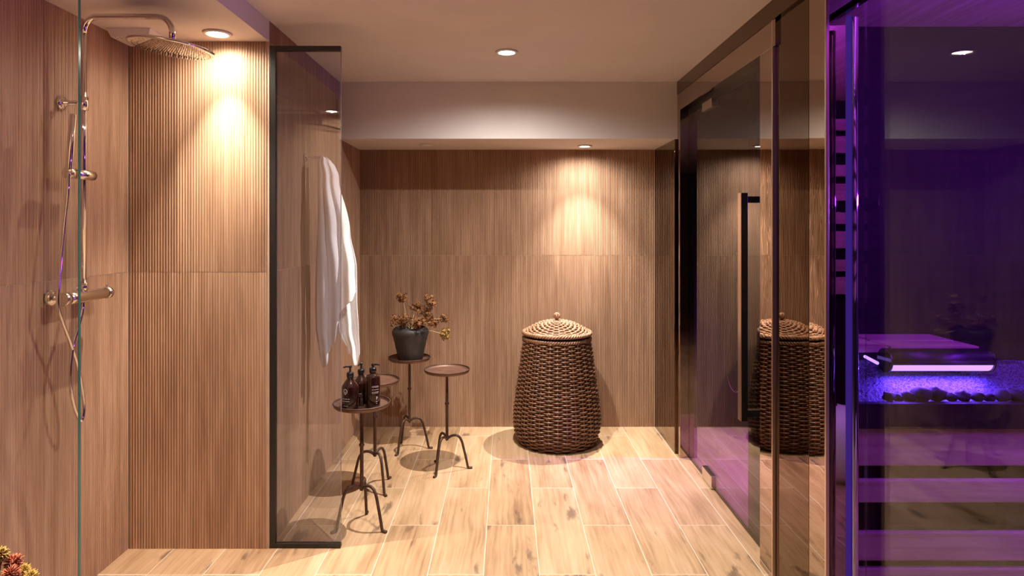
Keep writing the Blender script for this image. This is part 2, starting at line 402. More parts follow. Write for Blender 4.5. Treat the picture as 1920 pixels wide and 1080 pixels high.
# door
d1 = thing('door_1', 'smoked frameless glass door with square bar handle', 'door', (XD, 3.2, 0), kind='structure')
obj('glass_pane', MB().box(XD, XD+.01, 2.52, YP-.004, .012, 2.075), 'door_glass', d1)
mb = MB(); mb.box(XD-.004, XD+.014, 2.55, YP-.002, 2.072, 2.105); obj('top_seal', mb, 'black', d1)
mb = MB(); mb.box(XD+.001, XD+.009, 2.55, YP-.002, .001, .012); obj('bottom_seal', mb, 'black_gloss', d1)
for z0, z1 in ((2.035, 2.085), (.004, .072)):
    mb = MB(); mb.box(XD-.014, XD+.024, 3.40, 3.56, z0, z1, .003); obj('hinge', mb, 'chrome_brushed', d1)
hd = obj('handle', MB().box(1.013, 1.040, 2.760, 2.795, .557, 1.543, .001), 'black_gloss', d1)
obj('handle_facing', MB().box(1.010, 1.013, 2.759, 2.796, .557, 1.543), 'bronze_edge', hd)
for z in (.575, 1.5):
    obj('handle_mount', MB().box(1.040, XD, 2.763, 2.792, z, z+.028, .001), 'black_gloss', hd)
# dark room behind the door
slab('wall_cabin_end', (XD+.05, 3.1, YB-.02, YB+.08, 0, 2.4), 'dark_room', 'dark wall of the room behind the glass door', 'wall')
slab('wall_cabin_side', (3.0, 3.1, -2.6, YB, 0, 2.4), 'dark_room', 'dark side wall of the rooms behind the glass', 'wall')
slab('ceiling_cabin', (XD+.06, 3.1, 2.95, YB, 2.29, 2.39), 'dark_room', 'dark ceiling of the room behind the glass door', 'ceiling')
led = thing('wash_lamp', 'small dark wash lamp under the ceiling behind the glass door', 'lamp', (1.36, 3.862, 2.256))
obj('housing', MB().lathe([(.018, 0), (.030, .003), (.034, .008), (.034, .033), (0, .034)], (1.36, 3.862, 2.256), 20), 'black', led)
obj('added_light_shield', MB().box(1.30, 1.42, 3.898, 3.902, 2.228, 2.288), 'black', led)  # plate added to stop the violet light spreading past the door post
# ------------------------------------------------------------------ the violet cabin
wn = thing('window_1', 'tall clear cabin glazing lit violet from inside', 'window', (XG, 1.1, 0), kind='structure')
obj('glass_pane', MB().box(XG+.001, XG+.010, -1.4, 2.065, .004, 2.125), 'cabin_glass', wn)
obj('fixed_pane', MB().box(XG+.001, XG+.010, 2.070, 2.298, .004, 2.125), 'clear_glass', wn)
obj('top_rail', MB().box(XG-.006, XG+.016, -1.4, 2.298, 2.127, 2.15, .002), 'black_gloss', wn)
obj('transom', MB().box(XG+.001, XG+.010, -1.4, 2.298, 2.152, ZC-.08), 'cabin_glass', wn)
mb = MB(); mb.lathe([(.017, 0), (.017, 2.12)], (XG+.05, 2.225, 0), 20); 
cp = obj('corner_post', mb, 'chrome', wn)
obj('added_glow_strip', MB().tube([(XG+.022, 2.205, .004), (XG+.022, 2.205, 2.12)], .0085, 10), 'violet_sheen', cp)  # no lamp: painted glow for the violet reflected by the polished post
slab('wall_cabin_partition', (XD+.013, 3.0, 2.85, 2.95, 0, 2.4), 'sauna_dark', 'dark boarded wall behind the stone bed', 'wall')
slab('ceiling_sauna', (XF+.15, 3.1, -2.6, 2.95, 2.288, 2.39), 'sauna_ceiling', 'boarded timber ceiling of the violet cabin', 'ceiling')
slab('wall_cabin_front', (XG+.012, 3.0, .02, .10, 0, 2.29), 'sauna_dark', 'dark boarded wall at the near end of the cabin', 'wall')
bk = thing('backrest_slats', 'pale timber slat backrest on the near cabin wall', 'backrest', (2.0, .14, .9))
for i, z in enumerate((.93, 1.09, 1.25, 1.42, 1.58, 1.75, 1.91, 2.07)):
    obj('slat', MB().box(1.25, 2.9,   .142, .162, z, z+(.08 if i % 2 else .12), .004), 'sauna_wood', bk)
for x in (1.5, 2.1, 2.7): obj('batten', MB().box(x-.02, x+.02, .122, .142, .9, 2.2), 'sauna_dark', bk)
# slatted bench carrying the stone bed
YF = 2.32; X0 = 1.256; X1 = 2.9
bn = thing('slatted_bench', 'timber bench with stone bed and wide horizontal slats in front', 'bench', (2.0, YF, 0))
for z0, z1, y0 in ((.520, .661, 0.02), (.394, .477, 0.0), (.183, .287, .0), (.02, .156, 0.0)):
    obj('slat', MB().box(X0, X1, YF+y0, YF+y0+.024, z0, z1, .005), 'sauna_wood', bn)
obj('tray', MB().box(X0-.0, X1, YF-.004, YF+.03, .663, .755, .003).box(X0, X1, YF+.03, 2.535, .700, .735), 'sauna_dark', bn)
for x in (1.32, 1.85, 2.4): obj('post', MB().box(x, x+.05, YF+.05, YF+.10, 0, .70), 'sauna_dark', bn)
obj('back_panel', MB().box(X0, X1, YF+.11, YF+.125, 0, .70), 'sauna_dark', bn)
mb = MB(); nx, ny = 150, 26; g = []
for i in range(nx):
    g.append([])
    for j in range(ny):
        x = X0+.01+(X1-X0-.02)*i/(nx-1); y = YF+.032+.195*j/(ny-1)
        g[-1].append(mb.b.verts.new((x, y, .738+.006*random.random()+(.125*((j-5)/20)**1.1 if j > 5 else 0))))
for i in range(nx-1):
    for j in range(ny-1): mb.face([g[i][j], g[i+1][j], g[i+1][j+1], g[i][j+1]], False)
for a, b in ((0, 0), (nx-1, 0)):
    pass
o = obj('gravel', mb, 'gravel'); tag(o, 'fine glittering gravel filling the bed under the violet tube', 'gravel', kind='stuff')
for k, (px, py, r) in enumerate([(1668, 747, 11), (1684, 748, 9), (1704, 742, 12), (1729, 736, 18), (1757, 741, 17), (1783, 745, 11), (1807, 740, 13), (1834, 742, 12), (1856, 741, 10), (1880, 739, 15), (1905, 744, 15), (1930, 743, 14), (1955, 745, 13)]):
    rr = r*2.36/F; x = (px-VX)*2.372/F; mb = MB(); b = bmesh.new(); bmesh.ops.create_icosphere(b, subdivisions=2, radius=rr)
    for v in b.verts:
        v.co *= 1+random.uniform(-.13, .13); v.co.z *= .8
    for v in b.verts: v.co += Vector((x, 2.372+random.uniform(-.006, .012), .746+rr*.80))
    mb.add(b); tag(obj('stone', mb, 'stone'), 'dark rounded stone in the row along the front of the gravel bed', 'stone', 'dark stones edging the gravel bed')
rb = thing('rear_bench', 'pale timber plank ledge behind the violet tube lamp', 'bench', (1.9, 2.7, .70))
for y0, y1 in ((2.545, 2.675), (2.690, 2.845)):
    for xa_, xb_ in ((X0, 1.52), (1.528, 1.88)): obj('plank', MB().box(xa_, xb_, y0, y1, .895, .92, .003), 'sauna_wood', rb)
obj('riser', MB().box(X0, X1, 2.548, 2.565, .738, .893), 'sauna_dark', rb)
obj('support', MB().box(X0, X1, 2.566, 2.84, .70, .893), 'sauna_dark', rb)
# tube lamp, axis along x
TY, TZ, TX0, TX1, TR = 2.452, .884, 1.452, 1.838, .045
tl = thing('tube_lamp', 'violet glowing tube lamp in a dark half round housing over gravel', 'lamp', (1.645, TY, TZ-TR))
def xtube(r0, x0, x1, a0, a1, seg=24, r1=None):
    mb = MB(); A = []
    for k in range(seg+1):
        a = a0+(a1-a0)*k/seg
        A.append([mb.b.verts.new((x, TY+r*math.cos(a), TZ+r*math.sin(a))) for r in ((r0,) if r1 is None else (r0, r1)) for x in (x0, x1)])
    for p, q in zip(A, A[1:]):
        mb.face([p[0], p[1], q[1], q[0]])
        if r1 is not None: mb.face([p[2], q[2], q[3], p[3]]); mb.face([p[0], q[0], q[2], p[2]], False); mb.face([p[1], p[3], q[3], q[1]], False)
    if r1 is not None: mb.face([A[0][0], A[0][2], A[0][3], A[0][1]], False); mb.face([A[-1][0], A[-1][1], A[-1][3], A[-1][2]], False)
    else: mb.face([p[0] for p in A], False); mb.face([p[1] for p in A], False)
    return mb
obj('housing', xtube(.045, TX0, TX1, math.radians(-60), math.radians(192), 30, .041), 'black', tl)
obj('tube', xtube(.0395, TX0+.004, TX1-.002, 0, 2*PI-.001, 28), 'violet_tube', tl)
obj('end_cap', xtube(.046, TX0-.006, TX0+.002, 0, 2*PI-.001, 30), 'black_gloss', tl)
obj('end_cap', xtube(.046, TX1-.001, TX1+.005, 0, 2*PI-.001, 30), 'black_gloss', tl)
obj('glass_lip', MB().box(1.49, 1.905, 2.362, 2.404, .889, .893), 'clear_glass', tl)
for x in (1.56, 1.74): obj('bracket', MB().box(x, x+.02, TY+.035, 2.544, TZ-.006, TZ+.010), 'black', tl)
area('violet_light', (1.645, TY-.012, TZ-.048), 7, .36, .03, PURP, (math.radians(-20), 0, 0))
mb = MB().tube([(1.425, 2.545, .880), (1.402, 2.42, .880)], .006, 8)
tag(obj('led_batten', mb, 'violet_tube'), 'short bright violet light stick left of the tube lamp', 'lamp')
ls = thing('added_led_profile', 'added dark light channel above the cabin glazing, brightening the cabin inside', 'lamp', (1.22, 1.2, 2.19))  # made-up fixture housing the added cabin fill
obj('channel', MB().box(1.20, 1.215, .2, 2.2, 2.19, 2.287).box(1.215, 1.26, .2, 2.2, 2.25, 2.287), 'black', ls)
obj('added_glow_strip', MB().box(1.2155, 1.22, .22, 2.18, 2.20, 2.23), 'violet_led', ls)
vl = thing('violet_wall_tube', 'long violet tube light on the cabin side wall', 'lamp', (2.95, 1.75, .95))
obj('tube', MB().tube([(2.92, 1.75, .97), (2.92, 1.75, 2.13)], .02, 12), 'violet_led', vl)
obj('back_plate', MB().box(2.945, 2.998, 1.72, 1.78, .95, 2.15), 'black', vl)
def pouf(c, label):
    t = thing('pouf', label, 'seat', c)
    mb = MB().lathe([(0, .0), (.12, .0), (.185, .06), (.215, .17), (.20, .29), (.14, .37), (0, .395)], c, 32); obj('cushion', mb, 'white_paint', t)
    mb = MB()
    for a in (-.5, .5):
        mb.tube([Vector(c)+Vector((r*math.cos(PI*1.15+a), r*math.sin(PI*1.15+a), z)) for r, z in ((.13, .0), (.195, .06), (.225, .17), (.21, .29), (.15, .38), (.02, .405))], .009, 6)
    obj('strap', mb, 'black', t)
pouf((1.87, 1.02, 0), 'white round seat with dark straps mirrored beside the violet glass')
# hand shower seen through the door glass
hs = thing('hand_shower', 'slim hand shower on looping hose behind the glass door', 'shower', P(1384, 520, 4.40))
obj('holder', MB().box(*[v for a, b in ((1.585, 1.605), (4.40, YB-.02), (1.06, 1.09)) for v in (a, b)], .003), 'chrome', hs)
obj('wand', MB().tube([P(1384, 500, 4.40), P(1385.5, 440, 4.39)], .010, 10), 'chrome', hs)
obj('hose', MB().tube(smooth_path([P(x, y, 4.40) for x, y in ((1384, 500), (1381, 545), (1376, 590), (1369, 640), (1364, 690), (1368, 720), (1378, 734), (1388, 728), (1390, 690), (1387, 640), (1384, 600))], 8), .006, 8), 'chrome', hs)

# ------------------------------------------------------------------ downlights and ceiling fittings
def downlight(x, y, z, label, r=.042):
    t = thing('downlight', label, 'ceiling light', (x, y, z-.008), 'recessed ceiling spotlights')
    mb = MB().lathe([(r, 0), (r+.012, -.001), (r+.014, -.004), (r+.010, -.008), (r-.002, -.008), (r-.004, -.003), (r, 0)], (x, y, z), 36); obj('trim_ring', mb, 'white_paint', t)
    mb = MB().lathe([(0, -.004), (r-.006, -.004), (r-.004, -.002), (0, -.0015)], (x, y, z), 28); obj('lamp', mb, 'lamp', t)
    return t
downlight(*LAMP_MAIN, ZC, 'lit spotlight in the middle of the main ceiling', .044)
downlight(*LAMP_REC, ZR, 'lit spotlight in the low bulkhead above the wicker hamper', .036)
downlight(*LAMP_SH, ZS, 'lit spotlight in the shower ceiling near the rain head', .044)
downlight(*LAMP_SH2, ZS, 'lit spotlight over the nearer shower, mirrored in the black framed glass', .044)
downlight(*LAMP_NEAR, ZC, 'lit spotlight in the main ceiling near the viewpoint', .044)
p = P(800, 271, 4.20)
sd = thing('ceiling_vent', 'small round white fitting in the low bulkhead, unlit', 'ceiling fitting', (p.x, 4.2, ZR-.012))
obj('ring', MB().lathe([(.030, 0), (.046, 0), (.046, -.006), (.040, -.012), (.031, -.010), (.030, 0)], (p.x, 4.2, ZR), 32), 'white_paint', sd)
obj('centre', MB().lathe([(0, -.007), (.026, -.007), (.028, -.001), (0, -.001)], (p.x, 4.2, ZR), 24), 'white_paint', sd)
sp = thing('ceiling_box', 'white perforated box under the shower ceiling behind the rain head', 'ceiling fitting', (-1.53, 2.66, ZS-.034))
mb = MB(); b = bmesh.new(); bmesh.ops.create_cube(b, size=1)
for v in b.verts:
    top = v.co.z > 0; k = 1.0 if top else .86
    v.co = Vector((-1.53+v.co.x*.18*k, 2.665+v.co.y*.16*k, ZS-.034 if not top else ZS))
bmesh.ops.bevel(b, geom=b.edges[:], offset=.002, segments=1, affect='EDGES'); mb.add(b, False)
obj('cover', mb, 'white_paint', sp)
mb = MB()
for i in range(8):
    for j in range(2):
        x = -1.59+.017*i; y = 2.602+.014*j; mb.lathe([(0, -.0346), (.003, -.0346), (.003, -.0338)], (x, y, ZS), 8)
obj('perforation', mb, 'chrome_dark', sp)

# ------------------------------------------------------------------ shower glass
sc = thing('shower_screen', 'grey glass screen with black frame at the shower corner', 'glass screen', (-.87, YW+.012, 0))
y0, y1 = YW+.002, YW+.022; xa, xb = XS+.003, (639-VX)*2.78/F
obj('wall_profile', MB().box(xa, xa+.024, y0, y1, .004, 2.182, .001), 'black', sc)
obj('top_rail', MB().box(xa+.024, xb, y0, y1, 2.160, 2.182, .001), 'black', sc)
obj('bottom_rail', MB().box(xa+.024, xb, y0, y1, .004, .022, .001), 'black', sc)
mb = MB(); mb.box(xa+.024, xb-.0015, y0+.006, y0+.014, .022, 2.160); obj('glass_pane', mb, 'screen_glass', sc)
mb = MB(); mb.box(xb-.0012, xb, y0+.006, y0+.014, .022, 2.160); obj('glass_edge', mb, 'glass_edge_grey', sc)
YPN = 1.58; xe = (146.5-VX)*YPN/F
pn = thing('shower_partition', 'clear glass partition with green edge beside the shower column', 'glass screen', (-1.35, YPN, 0))
obj('glass_pane', MB().box(XL+.004, xe-.0006, YPN, YPN+.008, .003, ZS-.003), 'clear_glass', pn)
obj('glass_edge', MB().box(xe-.0005, xe+.001, YPN, YPN+.008, .003, ZS-.003), 'glass_edge', pn)

# ------------------------------------------------------------------ shower column
BX, BY = -1.555, 2.352
sh = thing('shower_column', 'chrome shower column with round rain head on the ribbed wall', 'shower', (BX, BY, 1.0), 'shower columns')
ZM = 1.14; AZ = 2.168; HXc = BX+.325; HZ = 2.054
arm = [(BX, BY, AZ-.06)]+[(BX+.05*(1-math.cos(a)), BY, AZ-.06+.06*math.sin(a)) for a in [k*PI/16 for k in range(1, 9)]]
obj('riser_pipe', MB().tube([(BX, BY, ZM), (BX, BY, 1.7), (BX, BY, AZ-.06)], .010, 16), 'chrome', sh)
a2 = [(HXc-.055+.055*math.sin(a), BY, AZ-.055*(1-math.cos(a))) for a in [k*PI/16 for k in range(0, 9)]]
obj('arm', MB().tube(arm+a2+[(HXc, BY, HZ+.012)], .0105, 16), 'chrome', sh)
mb = MB(); R = .148
mb.lathe([(0, .012), (.02, .012), (.024, .008), (R-.01, .005), (R, .001), (R-.002, -.006), (R-.008, -.008), (0, -.008)], (0, 0, 0), 56)
mb.mi = 1
for ring in range(1, 8):
    nn = int(ring*6.3)
    for k in range(nn):
        a = 2*PI*k/nn+ring; rr = ring*.0185
        mb.lathe([(.0024, -.0078), (.0022, -.0086), (0, -.0087)], (rr*math.cos(a), rr*math.sin(a), 0), 6)
mb.xf(Matrix.Translation((HXc, BY, HZ)) @ Matrix.Rotation(math.radians(6.2), 4, 'Y'))
obj('rain_head', mb, ('chrome', 'chrome_dark'), sh)
def wall_round(x, y, z):                                # rosette and stub from the side wall to the pipe
    mb = MB(); mb.lathe([(0, 0), (.027, 0), (.027, .006), (.018, .010), (.013, .013), (.013, .022), (.008, .026), (.008, .06), (0, .06)], (0, 0, 0), 24)
    return mb.xf(Matrix.Translation((x, y, z)) @ Matrix.Rotation(PI/2, 4, 'Y'))
zb = P(152, 193, BY).z
wb = obj('wall_bracket', wall_round(XL+.0035, BY, zb), 'chrome', sh)
obj('clamp', MB().tube([(BX, BY, zb-.028), (BX, BY, zb+.022)], .0155, 16), 'chrome', wb)
mx = obj('mixer', MB().tube([(BX, 2.262, ZM), (BX, 2.30, ZM), (BX, 2.47, ZM), (BX, 2.476, ZM)], [.0225, .0215, .0215, .019], 24), 'chrome_brushed', sh)
obj('dial', MB().tube([(BX, 2.238, ZM), (BX, 2.242, ZM), (BX, 2.262, ZM)], [.021, .0245, .0245], 24), 'chrome_brushed', mx)
obj('dial', MB().tube([(BX, 2.478, ZM), (BX, 2.50, ZM), (BX, 2.504, ZM)], [.0225, .0225, .018], 24), 'chrome_brushed', mx)
obj('lever', MB().tube([(BX, 2.49, ZM+.02), (BX, 2.49, ZM+.036)], .004, 8), 'chrome', mx)
for y in (2.295, 2.445):
    mb = MB(); mb.lathe([(0, 0), (.032, 0), (.032, .008), (.025, .020), (.018, .026), (.016, .065), (0, .065)], (0, 0, 0), 24)
    mb.xf(Matrix.Translation((XL+.0035, y, ZM)) @ Matrix.Rotation(PI/2, 4, 'Y')); obj('wall_flange', mb, 'chrome', mx)
obj('pipe_collar', MB().tube([(BX, BY, ZM+.018), (BX, BY, ZM+.05)], .0135, 16), 'chrome', mx)
zs = P(150, 328, BY).z
sl = obj('slider', MB().tube([(BX+.003, 2.30, zs), (BX+.003, 2.398, zs), (BX+.003, 2.402, zs)], [.0185, .0185, .015], 20), 'chrome_brushed', sh)
obj('slider_knob', MB().tube([(BX, 2.262, zs), (BX, 2.266, zs), (BX, 2.30, zs)], [.017, .0205, .0195], 20), 'chrome_brushed', sl)
HB = P(129, 322, 2.235); HT = P(137, 214, 2.25)
obj('hand_shower', MB().tube([HB, HB.lerp(HT, .06), HT.lerp(HB, .02), HT], [.008, .0112, .0112, .009], 16), 'chrome', sh)
hp = [(129, 324), (127, 365), (120, 430), (112, 520), (109, 570), (118, 605), (131, 640), (144, 680), (153, 725), (157, 765), (152, 788), (141, 768), (133, 730), (132, 690), (138, 645), (148, 610), (155, 580), (156, 566)]
hpts = []
for i, (a, b) in enumerate(hp):
    yy = 2.235+.117*min(1, max(0, (i-9)/7)); xw = (-1.53 if i > 1 else (129-VX)*2.235/F)
    yy = -xw*F/(VX-a) if i > 1 else 2.235
    hpts.append(P(a, b, yy))
path = smooth_path(hpts, 30)
rib = [(.0068 if k % 2 else .0052) for k in range(len(path))]
obj('hose', MB().tube(path, rib, 10), 'chrome', sh)
copy_thing(sh, (0, -1.003, 0), 'second chrome shower column with rain head, seen mirrored in the black framed glass')

# ------------------------------------------------------------------ towel and its hook
TYY = 3.262
hk = thing('towel_hook', 'chrome wall hook with round base holding the white towel', 'hook', (XS, TYY, 1.76))
zk = P(573, 295, TYY).z
mb = MB(); mb.lathe([(0, 0), (.021, 0), (.021, .006), (.010, .010), (.007, .014), (.006, .075), (.010, .077), (.010, .084), (0, .086)], (0, 0, 0), 20)
mb.xf(Matrix.Translation((XS+.0035, TYY, zk)) @ Matrix.Rotation(PI/2, 4, 'Y')); obj('peg', mb, 'chrome', hk)
def interp(tab, t):
    for (a, x), (b, y) in zip(tab, tab[1:]):
        if t <= b:
            s = max(0, min(1, (t-a)/(b-a))); s = s*s*(3-2*s); return x+(y-x)*s
    return tab[-1][1]
def towel_sheet(mb, lft, rgt, bot, ydep, amp, nf, ph, nu=44, nv=70, ytop=292):
    G = []
    for i in range(nu+1):
        u = i/nu; yb = interp(bot, u); col = []
        for j in range(nv+1):
            v = j/nv
            crown = 10*abs(2*u-.7)**1.6
            y = ytop+crown+(yb-ytop-crown)*v
            l, r = interp(lft, y), interp(rgt, y)
            px = l+(r-l)*u
            s = min(1, (y-ytop)/90)
            f = math.sin(u*nf*2*PI+ph+.5*math.sin(v*3.1+ph)+.8*v)+.35*math.sin(u*nf*4.3*PI+1.3*ph+v*2)
            dd = ydep + amp*(.35+.65*s)*f + .035*(2*u-1)**2 + .012*math.sin(v*7+u*5)*s
            px += 2.2*s*math.sin(u*nf*2*PI+ph+1.2+v*2.4)
            p = P(px, y, TYY); p.y = TYY+dd; col.append(mb.b.verts.new(p))
        G.append(col)
    for i in range(nu):
        for j in range(nv): mb.face([G[i][j], G[i+1][j], G[i+1][j+1], G[i][j+1]])
mb = MB()
L1 = [(288, 604), (305, 595), (340, 594), (450, 593), (580, 592), (620, 592), (650, 596), (695, 600)]
R1 = [(288, 612), (300, 621), (331, 633), (433, 653), (506, 666), (555, 669), (600, 668), (695, 664)]
towel_sheet(mb, L1, R1, [(0, 618), (.09, 691), (.20, 684), (.34, 660), (.42, 648), (.50, 640), (.57, 606), (.68, 582), (.86, 566), (1, 548)], -.035, .010, 3.0, .4)
L2 = [(288, 604), (320, 597), (450, 598), (560, 612), (620, 622), (660, 640), (695, 652)]
R2 = [(288, 612), (300, 620), (331, 631), (433, 651), (506, 663), (560, 664), (620, 667), (660, 669), (695, 667)]
towel_sheet(mb, L2, R2, [(0, 640), (.22, 652), (.45, 668), (.68, 688), (.88, 690), (1, 668)], .03, .010, 2.3, 2.2)
tw = obj('towel', mb, 'towel')
tag(tw, 'white waffle towel hanging in folds from the wall hook', 'towel')
m_ = tw.modifiers.new('thickness', 'SOLIDIFY'); m_.thickness = .005; m_.offset = 0
m_ = tw.modifiers.new('smooth', 'SUBSURF'); m_.levels = 1; m_.render_levels = 1

# ------------------------------------------------------------------ iron side tables
ST = .575
def stool(x, y, a0, label):
    t = thing('side_table', label, 'side table', (x, y, 0), 'round iron tripod tables')
    mb = MB().lathe([(0, ST-.009), (.118, ST-.009), (.124, ST-.006), (.128, ST+.004), (.1295, ST+.006), (.131, ST+.004), (.129, ST-.006), (.124, ST-.0125), (0, ST-.0125)], (x, y, 0), 56)
    top = obj('tabletop', mb, 'rust_top', t)
    mb = MB().tube([(x+.1295*math.cos(k*PI/32), y+.1295*math.sin(k*PI/32), ST+.004) for k in range(64)], .0034, 6, True); obj('rim', mb, 'rust', top)
    mb = MB().lathe([(.0, .165), (.008, .168), (.0095, .175), (.0085, .20), (.0085, .372), (.0125, .376), (.0125, .384), (.0085, .388), (.0078, .55), (.012, .558), (.03, .561), (0, .561)], (x, y, 0), 16)
    obj('stem', mb, 'rust', t)
    for k in range(3):
        a = math.radians(a0+120*k); pr = [(.004, .178), (.02, .190), (.045, .196), (.068, .188), (.085, .160), (.098, .11), (.112, .05), (.120, .012), (.128, .006), (.146, .005)]
        pts = smooth_path([(x+r*math.cos(a), y+r*math.sin(a), z) for r, z in pr], 4)
        rr = [.0072]*(len(pts)-5)+[.0072, .0075, .008, .008, .006]
        obj('leg', MB().tube(pts, rr, 10), 'rust', t)
    return t
stool(-.344, 3.690, 5, 'empty round iron table standing nearest the wicker hamper')
stool(-.612, 4.030, 3, 'round iron table under the clay pot of dried flowers')
stool(-.676, 2.985, -28, 'round iron table carrying the three amber pump bottles')
stool(-.706, 3.430, -55, 'round iron table half hidden behind the amber bottles')

# ------------------------------------------------------------------ amber pump bottles
def bottle(x, y, r, hb, hs, htop, yaw, label, design, neck=.013):
    z = ST-.0085; c = (x, y, z)
    t = thing('pump_bottle', label, 'bottle', c, 'amber soap bottles')
    cone = hs-hb
    prof = [(0, 0), (r-.006, 0), (r-.001, .003), (r, .008), (r, hb)]
    if cone > .025: prof += [(r*.97, hb+.004), (r*.62, hb+cone*.62), (neck+.001, hs-.004), (neck, hs+.004)]
    else: prof += [(r*.97, hb+cone*.25), (r*.85, hb+cone*.55), (r*.62, hb+cone*.85), (neck, hs), (neck, hs+.004)]
    obj('body', MB().lathe(prof+[(0, hs+.004)], c, 36), 'amber', t)
    pm = obj('pump', MB().lathe([(neck, hs+.001), (neck+.0035, hs+.003), (neck+.0035, hs+.022), (neck, hs+.026), (.006, hs+.027), (.0045, hs+.030), (.0045, htop-.010), (.008, htop-.009), (.008, htop-.002), (.004, htop), (0, htop)], c, 20), 'black_gloss', t)
    a = yaw; dx, dy = math.cos(a), math.sin(a)
    obj('spout', MB().tube([(x, y, z+htop-.006), (x+dx*.018, y+dy*.018, z+htop-.005), (x+dx*.031, y+dy*.031, z+htop-.009)], [.0052, .0042, .003], 8), 'black_gloss', pm)
    mb = MB()
    def mark(ang, w, zz, h):
        n = max(2, int(w/.06)+1)
        lo = []; hi = []
        for k in range(n+1):
            q = ang-w/2+w*k/n; R_ = r+.0004
            lo.append(mb.b.verts.new((x+R_*math.cos(q), y+R_*math.sin(q), z+zz))); hi.append(mb.b.verts.new((x+R_*math.cos(q), y+R_*math.sin(q), z+zz+h)))
        for k in range(n): mb.face([lo[k], lo[k+1], hi[k+1], hi[k]])
    for (ang, w, zz, h) in design: mark(ang, w, zz, h)
    obj('label_print', mb, 'print', t)
rn = random.Random(3)
def textline(a0, a1, z, h):
    out = []; a = a0
    while a < a1:
        wdt = rn.uniform(.05, .11); out.append((a+wdt/2, wdt, z, h)); a += wdt+.05
    return out
fA = -PI/2-.35
emb = []
for k in range(10):                                      # wreath-like emblem
    q = 2*PI*k/10; emb.append((fA+.22*math.cos(q), .085, .083+.010*math.sin(q), .0042))
emb += [(fA, .10, .080, .005), (fA, .06, .070, .005)]
dA = emb+textline(fA-.45, fA+.42, .050, .003)+[(fA, 1.0, .040, .0016)]+textline(fA-.3, fA+.3, .018, .0028)
dB = textline(fA-.3, fA+.5, .055, .003)+textline(fA-.2, fA+.4, .046, .0024)
fC = -PI/2+.52
dC = []
for zz in (.1005, .096, .085, .074, .069): dC += textline(fC-.45, fC+.5, zz, .0022)
dC += [(fC+.25, .16, .046, .008), (fC+.22, .09, .040, .006), (fC+.2, .22, .030, .003), (fC+.2, .18, .022, .002)]
bottle(-.716, 2.928, .0385, .100, .140, .196, PI+.15, 'amber pump bottle with sloping shoulders and round emblem, foremost on the table', dA)
bottle(-.682, 3.000, .0365, .100, .138, .195, -PI/2-.2, 'amber pump bottle with sloping shoulders standing behind the other two', dB)
bottle(-.617, 2.952, .0335, .136, .156, .200, .15, 'slimmer straight sided amber pump bottle with printed text lines', dC)

# ------------------------------------------------------------------ clay pot of dried flowers
PX, PY, PZ = P(769.5, 0, 4.03).x, 4.03, ST-.0085
pp = thing('potted_flowers', 'charred clay pot of brown dried hydrangeas on the tall iron table', 'plant', (PX, PY, PZ))
po = obj('pot', MB().lathe([(0, 0), (.074, 0), (.079, .006), (.085, .04), (.100, .11), (.113, .158), (.1145, .172), (.110, .188), (.099, .199), (.092, .203), (.087, .200), (.084, .19), (.088, .17), (0, .165)], (PX, PY, PZ), 48), 'pot', pp)
obj('soil', MB().lathe([(0, .178), (.087, .176), (.087, .172), (0, .166)], (PX, PY, PZ), 24), 'soil', po)
def floret(mb, c, d, s, rnd):
    d = d.normalized(); e = d.orthogonal().normalized(); g = d.cross(e)
    ph = rnd.uniform(0, 6)
    for k in range(4):
        a = ph+k*PI/2; u = e*math.cos(a)+g*math.sin(a); wv = -e*math.sin(a)+g*math.cos(a)
        tip = c+u*s+d*s*rnd.uniform(.1, .7); m1 = c+u*s*.55+wv*s*.38+d*s*.25; m2 = c+u*s*.55-wv*s*.38+d*s*.25
        v = [mb.b.verts.new(q) for q in (c, m1, tip, m2)]; mb.face(v)
def flower_head(px, py, dy, rpx, n, mat, parent, base, squash=.8):
    rnd = random.Random(px*7+py); c = P(px, py, PY+dy); r = rpx*PY/F; mb = MB()
    subs = [c+Vector((rnd.uniform(-.55, .55), rnd.uniform(-.5, .5), rnd.uniform(-.5, .5)))*r for _ in range(5)]
    for k in range(n):
        d = Vector((rnd.gauss(0, 1), rnd.gauss(0, 1), rnd.gauss(.15, .9))).normalized()
        q = subs[k % 5]+Vector((d.x*r, d.y*r, d.z*r*squash))*rnd.uniform(.2, .62); floret(mb, q, d, rnd.uniform(.008, .0135), rnd)
    for k in range(10):
        d = Vector((rnd.gauss(0, 1), rnd.gauss(0, 1), rnd.gauss(0, 1))).normalized(); mb.tube([c, c+d*r*.8], .0011, 4)
    f = obj('flower_head', mb, mat, parent)
    b = Vector(base); mid = b.lerp(c, .5)+Vector((0, 0, .02))
    obj('stem', MB().tube(smooth_path([b, mid, c], 8), .0023, 6), 'dry_stem', parent)
for px, py, dy, r, n, mt in ((754, 556, -.02, 12, 95, 'dried'), (806, 564, -.02, 15, 130, 'dried'), (780, 574, .03, 12, 90, 'dried'), (796, 589, -.02, 17, 150, 'dried'),
                            (745, 601, -.06, 13, 110, 'dried'), (766, 603, -.085, 14, 110, 'dried'), (790, 602, -.08, 15, 110, 'dried'), (812, 604, -.02, 11, 80, 'dried'), (833, 596, .0, 9, 60, 'dried'), (834, 627, -.03, 13, 110, 'dried_y'), (755, 607, .05, 14, 90, 'dried')):
    flower_head(px, py, dy, r, n, mt, pp, (PX+random.uniform(-.03, .03), PY+random.uniform(-.03, .03), PZ+.17))

